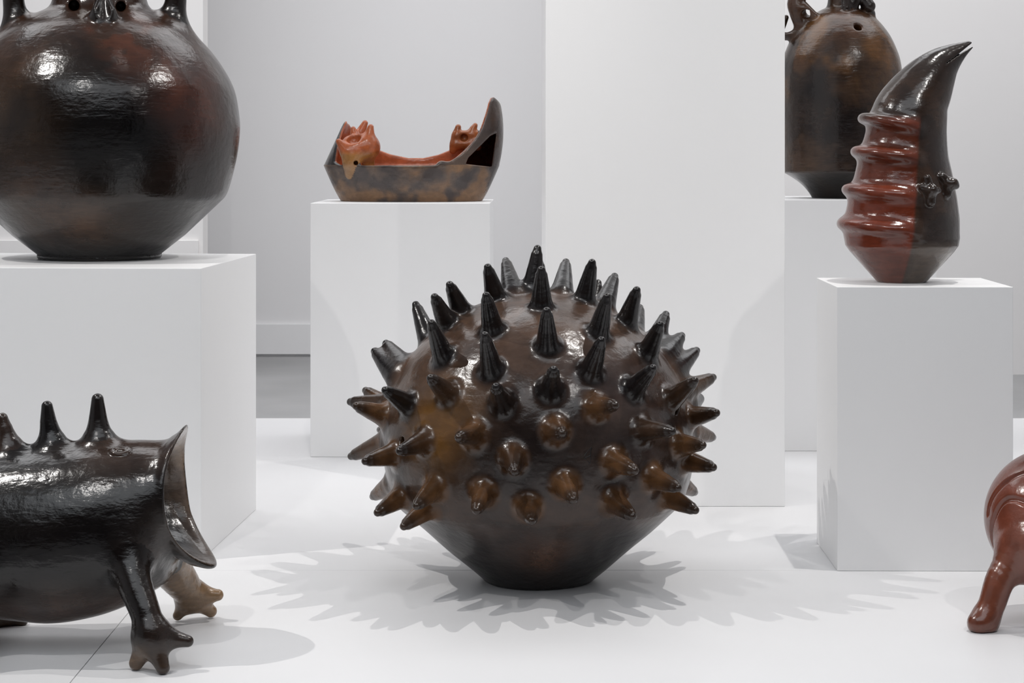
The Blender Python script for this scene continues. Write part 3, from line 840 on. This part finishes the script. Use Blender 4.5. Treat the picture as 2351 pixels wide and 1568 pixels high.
        hc = mixc(hc, (0.32, 0.155, 0.045), 0.9*sstep(ZR_+0.055, ZR_+0.03, Z_)); hc = mixc(hc, (0.34, 0.20, 0.10), 0.8*sstep(ZR_+0.012, ZR_-0.012, Z_))
        col = col*(1-hd[:, None])+hc*hd[:, None]
        return mixc(col, (0.36, 0.11, 0.035), np.isin(own, (5, 6)).astype(float))
    mat = clay('orange slipped clay', 0.25, 0.55, 0.22, 10.0, (20, 20, 30), 0.10)
    carve(f, root, {0: 'bowl', 1: 'tail_fin', 2: 'stern_fin', 3: 'head', 4: 'ear', 5: 'paw', 6: 'paw'}, colour, mat)
boat_dish()

# ------------------------------------------------------------------ toad, left foreground
def toad():
    Y0 = 4.05; fr = Frame(150, 1478, Y0); fr.o[2] = 0.0
    root = thing('toad_figure', 'wide-mouthed dark clay toad with back spikes and three-toed feet on the floor', 'sculpture', tuple(fr.o))
    s = fr.m(1); P = fr.p; h = 0.0032
    f = Field((-0.36, -0.30, -0.01), (0.335, 0.30, 0.54), h)
    # body: round in section, its upper and lower outline read along its length
    prof = [(-262, 1222, 1226), (-250, 1165, 1290), (-220, 1110, 1340), (-150, 1066, 1388), (-60, 1046, 1408), (40, 1036, 1420), (130, 1026, 1426), (220, 1016, 1412), (290, 1012, 1389), (340, 1012, 1362), (372, 1017, 1344), (394, 1030, 1322), (410, 1075, 1275), (420, 1130, 1215), (424, 1165, 1185)]
    sp = np.array(spline([(P(a_, 1200)[0], (P(0, t_)[2]+P(0, b_)[2])/2, (P(0, t_)[2]-P(0, b_)[2])/2) for a_, t_, b_ in prof], 6))
    slope = np.abs(np.gradient(sp[:, 2], sp[:, 0]+np.arange(len(sp))*1e-9))
    kk = 1/np.sqrt(1+np.clip(slope, 0, 3)**2)
    def body(x, y, z):
        zc = np.interp(x, sp[:, 0], sp[:, 1]); rr = np.interp(x, sp[:, 0], sp[:, 2]); k = np.interp(x, sp[:, 0], kk)
        out = np.maximum(sp[0, 0]-x, x-sp[-1, 0]); rr = np.where(out > 0, -out, rr)
        return (np.sqrt(y*y+(z-zc)**2)-rr)*k
    f.add(body)
    # flared head: a tube along x that widens into a rolled lip
    c0 = P(405, 1146)
    x, y, z = f.grid(f.full())
    def head(x, y, z):
        dz = (z-c0[2])/0.150; dy = y/0.140
        rho = np.sqrt(dz*dz+dy*dy)+1e-6
        v = -dz/rho; u = dy/rho                                   # v: -1 top, 1 bottom; u: -1 near, 1 far
        xl = (P(434, 1140)[0])+(27.5*v+27.5*(v*v-u*u)+14*np.maximum(v, 0)**4)*s
        xp = x-xl
        fl = np.exp(np.clip(xp, -1, 0.02)/0.030)
        bk = 0.35*np.maximum(-xp-0.035, 0)
        a = np.where(v < 0, 0.108+0.060*fl, 0.130+0.016*fl)-bk
        bq = 0.122+0.020*fl-bk
        a = np.maximum(a, 0.03); bq = np.maximum(bq, 0.03)
        ro = 1.0/np.sqrt((v/a)**2+(u/bq)**2)
        R = np.sqrt((z-c0[2])**2+y*y)
        return xp, R-ro, R-ro+0.016
    def mouth(x, y, z, F):
        xp, do, di = head(x, y, z)
        tube = smax(np.maximum(do*0.8, P(300, 1140)[0]-x), xp*0.8, 0.018)
        F = smax(F, np.where(xp > -0.06, xp*0.8, -1), 0.010)
        F = smin(F, tube, 0.022)
        return smax(F, -np.maximum(di*0.8, P(270, 1140)[0]-x), 0.012)
    f.apply(mouth)
    f.exact = True
    # spikes of the back
    for i, sp_ in enumerate(([(226, 1030, 34), (226, 1000, 30), (225, 958, 20.5), (224, 917, 14)], [(120, 1050, 34), (117, 1006, 27), (111, 968, 19), (108, 933, 13)],
                            [(26, 1070, 36), (17, 1020, 28), (9, 985, 20), (5, 961, 13.5)], [(-62, 1100, 34), (-72, 1050, 26), (-88, 1000, 13)])):
        f.tree([[tuple(P(x_, y_))+(r_*s,) for x_, y_, r_ in sp_]], 0.0, 0.042, 10+i)
    f.owner[:] = np.where(f.owner >= 10, f.owner, 0)
    # legs: thigh to ankle, then three toes
    def leg(pts, toes, ow, k0=0.045):
        ch = [[tuple(q) for q in spline([tuple(P(a, b, dy))+(r*s,) for a, b, dy, r in pts], 5)]]
        a, b, dy, r = pts[-1]
        for (tx, ty, tdy, tr) in toes:
            ch.append([tuple(P(a, b, dy))+(r*s*0.85,), tuple(P(tx, ty, tdy))+(tr*s,)])
        f.tree(ch, 0.022, k0, ow)
    leg([(288, 1245, -0.115, 46), (306, 1330, -0.165, 39), (333, 1405, -0.20, 33), (347, 1458, -0.21, 36)],
        [(313, 1522, -0.205, 16), (374, 1533, -0.235, 15), (431, 1472, -0.205, 13)], 1)
    leg([(380, 1290, 0.11, 50), (418, 1338, 0.17, 41), (440, 1368, 0.20, 32)], [(408, 1413, 0.195, 12), (484, 1403, 0.225, 15), (500, 1366, 0.20, 14)], 2)
    leg([(-60, 1300, -0.14, 50), (-110, 1380, -0.20, 40), (-120, 1440, -0.22, 33)], [(-150, 1515, -0.21, 17), (-95, 1525, -0.24, 17), (-60, 1470, -0.22, 15)], 3)
    leg([(-60, 1330, 0.13, 50), (-30, 1395, 0.17, 36), (5, 1412, 0.17, 26)], [(-10, 1435, 0.15, 15), (50, 1425, 0.165, 15), (20, 1425, 0.20, 15)], 4)
    f.keep(lambda x, y, z: -z+0*x+0*y, 0.003)
    eye = fr.eye()
    B, hit = f.ray(eye, fr.ray(277, 1037)); n = f.grad(np.array([B], np.float32))[0]; n /= np.linalg.norm(n)
    ex = np.array((1, 0, 0))-n[0]*n; ex /= np.linalg.norm(ex); ey = np.cross(n, ex)
    for sg in (1,):
        ring = [B+ex*math.cos(t)*20*s+ey*math.sin(t)*15*s for t in np.linspace(0, 2*math.pi, 21)]
        for i in range(20):
            f.cone(ring[i]+n*0.0005, ring[i+1]+n*0.0005, 4.6*s, 4.6*s, 0.003, 20)
        f.cone(B-ex*5*s, B+ex*5*s, 8.5*s, 8.5*s, 0.004, 20)
    lip_lo = P(455, 1240)
    def colour(V, Nn, own):
        X_, Y_, Z_ = V[:, 0], V[:, 1], V[:, 2]
        col = np.tile(np.array((0.006, 0.0045, 0.004)), (len(V), 1))
        col = mixc(col, (0.045, 0.024, 0.015), 0.85*sstep(P(0, 1110)[2], P(0, 1010)[2], Z_)*sstep(P(60, 0)[0], P(300, 0)[0], X_))
        col = mixc(col, (0.075, 0.040, 0.026), 0.85*sstep(P(0, 1270)[2], P(0, 1400)[2], Z_+0.05*(fbm(V, 9)-0.5)))
        col = mixc(col, (0.11, 0.085, 0.07), 0.55*blob(V, P(370, 1260, -0.12), 0.07))
        xp, do, di = head(X_, Y_, Z_)
        ins = (di < 0.005)*(xp > -0.16)*(X_ > P(262, 0)[0])
        ic = np.tile(np.array((0.36, 0.26, 0.18)), (len(V), 1))
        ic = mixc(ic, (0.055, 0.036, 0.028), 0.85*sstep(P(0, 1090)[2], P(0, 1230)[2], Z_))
        ic = mixc(ic, (0.005, 0.004, 0.004), sstep(-0.015, -0.07, xp))  # shade deep in the mouth put into the colour
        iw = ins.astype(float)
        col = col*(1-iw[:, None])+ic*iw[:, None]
        lg = np.isin(own, (1, 3)).astype(float)
        c1 = np.tile(np.array((0.009, 0.006, 0.005)), (len(V), 1))
        foot = 0.75*sstep(0.075, 0.015, Z_)
        c1 = mixc(c1, (0.20, 0.125, 0.075), 0.9*np.clip(foot+0.6*sstep(P(350, 0)[0], P(325, 0)[0], X_)*sstep(0.11, 0.05, Z_), 0, 1))
        c1 = mixc(c1, (0.028, 0.018, 0.014), 0.8*sstep(P(370, 0)[0], P(400, 0)[0], X_))
        col = col*(1-lg[:, None])+c1*lg[:, None]
        far = (own == 2)*sstep(P(0, 1285)[2], P(0, 1325)[2], Z_)
        col = mixc(col, (0.30, 0.19, 0.105), far)
        col = mixc(col, (0.07, 0.04, 0.022), 0.9*(own == 4))
        col = mixc(col, (0.010, 0.009, 0.009), 0.8*np.isin(own, (10, 11)))
        return mixc(col, (0.045, 0.027, 0.02), 0.8*np.isin(own, (12, 13)))
    mat = clay('polished toad clay', 0.19, 0.5, 0.55, 7.0, (12, 30, 45), 0.2)
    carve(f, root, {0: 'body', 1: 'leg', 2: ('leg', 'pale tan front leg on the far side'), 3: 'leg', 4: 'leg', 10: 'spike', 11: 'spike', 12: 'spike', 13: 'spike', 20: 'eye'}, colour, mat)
toad()

# ------------------------------------------------------------------ red footed pot at the right edge
def red_pot():
    Y0 = 4.28; fr = Frame(2425, 1418, Y0); fr.o[2] = 0.0
    root = thing('footed_pot', 'polished red clay pot with spiral ridges and a leg, cut by the right edge', 'pot', tuple(fr.o))
    s = fr.m(1); P = fr.p; h = 0.0032
    f = Field((-0.22, -0.24, -0.01), (0.24, 0.24, 0.40), h)
    c = P(2425, 1190)
    def ell(c, rx, ry, rz):
        def fn(x, y, z):
            k0 = np.sqrt(((x-c[0])/rx)**2+((y-c[1])/ry)**2+((z-c[2])/rz)**2)
            k1 = np.sqrt(((x-c[0])/rx**2)**2+((y-c[1])/ry**2)**2+((z-c[2])/rz**2)**2)+1e-6
            return (k0*(k0-1)/k1).astype(np.float32)
        return fn
    f.exact = True
    f.add(ell(c, 162*s, 0.15, 160*s))
    # spiral shelf: two steps winding towards the near side
    f.add(ell(P(2436, 1215, -0.03), 158*s, 0.135, 140*s), 0.004, 1)
    f.add(ell(P(2430, 1248, -0.06), 143*s, 0.125, 108*s), 0.004, 2)
    eye = fr.eye()
    for ln in ([(2380, 1082), (2351, 1085), (2320, 1099), (2292, 1123), (2275, 1150), (2268, 1182)], [(2390, 1172), (2351, 1153), (2322, 1145), (2300, 1155), (2283, 1187), (2276, 1225), (2283, 1262)]):
        q = []
        for (gx, gy) in ln:
            B, hit = f.ray(eye, fr.ray(gx, gy)); q.append(tuple(B)+(4.2*s,))
        q = [tuple(t) for t in spline(q, 4)]
        for a_, b_ in zip(q[:-1], q[1:]):
            f.cone(a_[:3], b_[:3], 4.2*s, 4.2*s, 0.006, cut=True)
    f.chain([tuple(P(2345, 1275, -0.08))+(46*s,), tuple(P(2300, 1325, -0.10))+(34*s,), tuple(P(2278, 1385, -0.11))+(30*s,), tuple(P(2262, 1425, -0.115))+(29*s,)], 0.02, 3, 0.03)
    f.cone(P(2258, 1425, -0.115), P(2246, 1432, -0.125), 29*s, 24*s, 0.02, 3)
    f.chain([tuple(P(2505, 1275, -0.08))+(46*s,), tuple(P(2550, 1325, -0.10))+(34*s,), tuple(P(2588, 1425, -0.115))+(29*s,)], 0.02, 4, 0.03)
    f.chain([tuple(P(2470, 1275, 0.08))+(46*s,), tuple(P(2500, 1325, 0.12))+(34*s,), tuple(P(2520, 1410, 0.13))+(29*s,)], 0.02, 5, 0.03)
    f.keep(lambda x, y, z: -z+0*x+0*y, 0.006)
    def colour(V, Nn, own):
        col = np.tile(np.array((0.165, 0.040, 0.020)), (len(V), 1))
        col = mixc(col, (0.19, 0.075, 0.05), 0.6*blob(V, P(2330, 1260, -0.16), 0.07))
        col = mixc(col, (0.10, 0.045, 0.035), 0.6*sstep(P(0, 1110)[2], P(0, 1040)[2], V[:, 2]))
        return mixc(col, (0.15, 0.05, 0.028), 0.6*np.isin(own, (3, 4, 5)))
    mat = clay('polished red clay', 0.22, 0.55, 0.15, 8.0, (12, 12, 12), 0.06, 0.3)
    carve(f, root, {0: 'body', 1: 'ridge', 2: 'ridge', 3: 'leg', 4: 'leg', 5: 'leg'}, colour, mat)
red_pot()
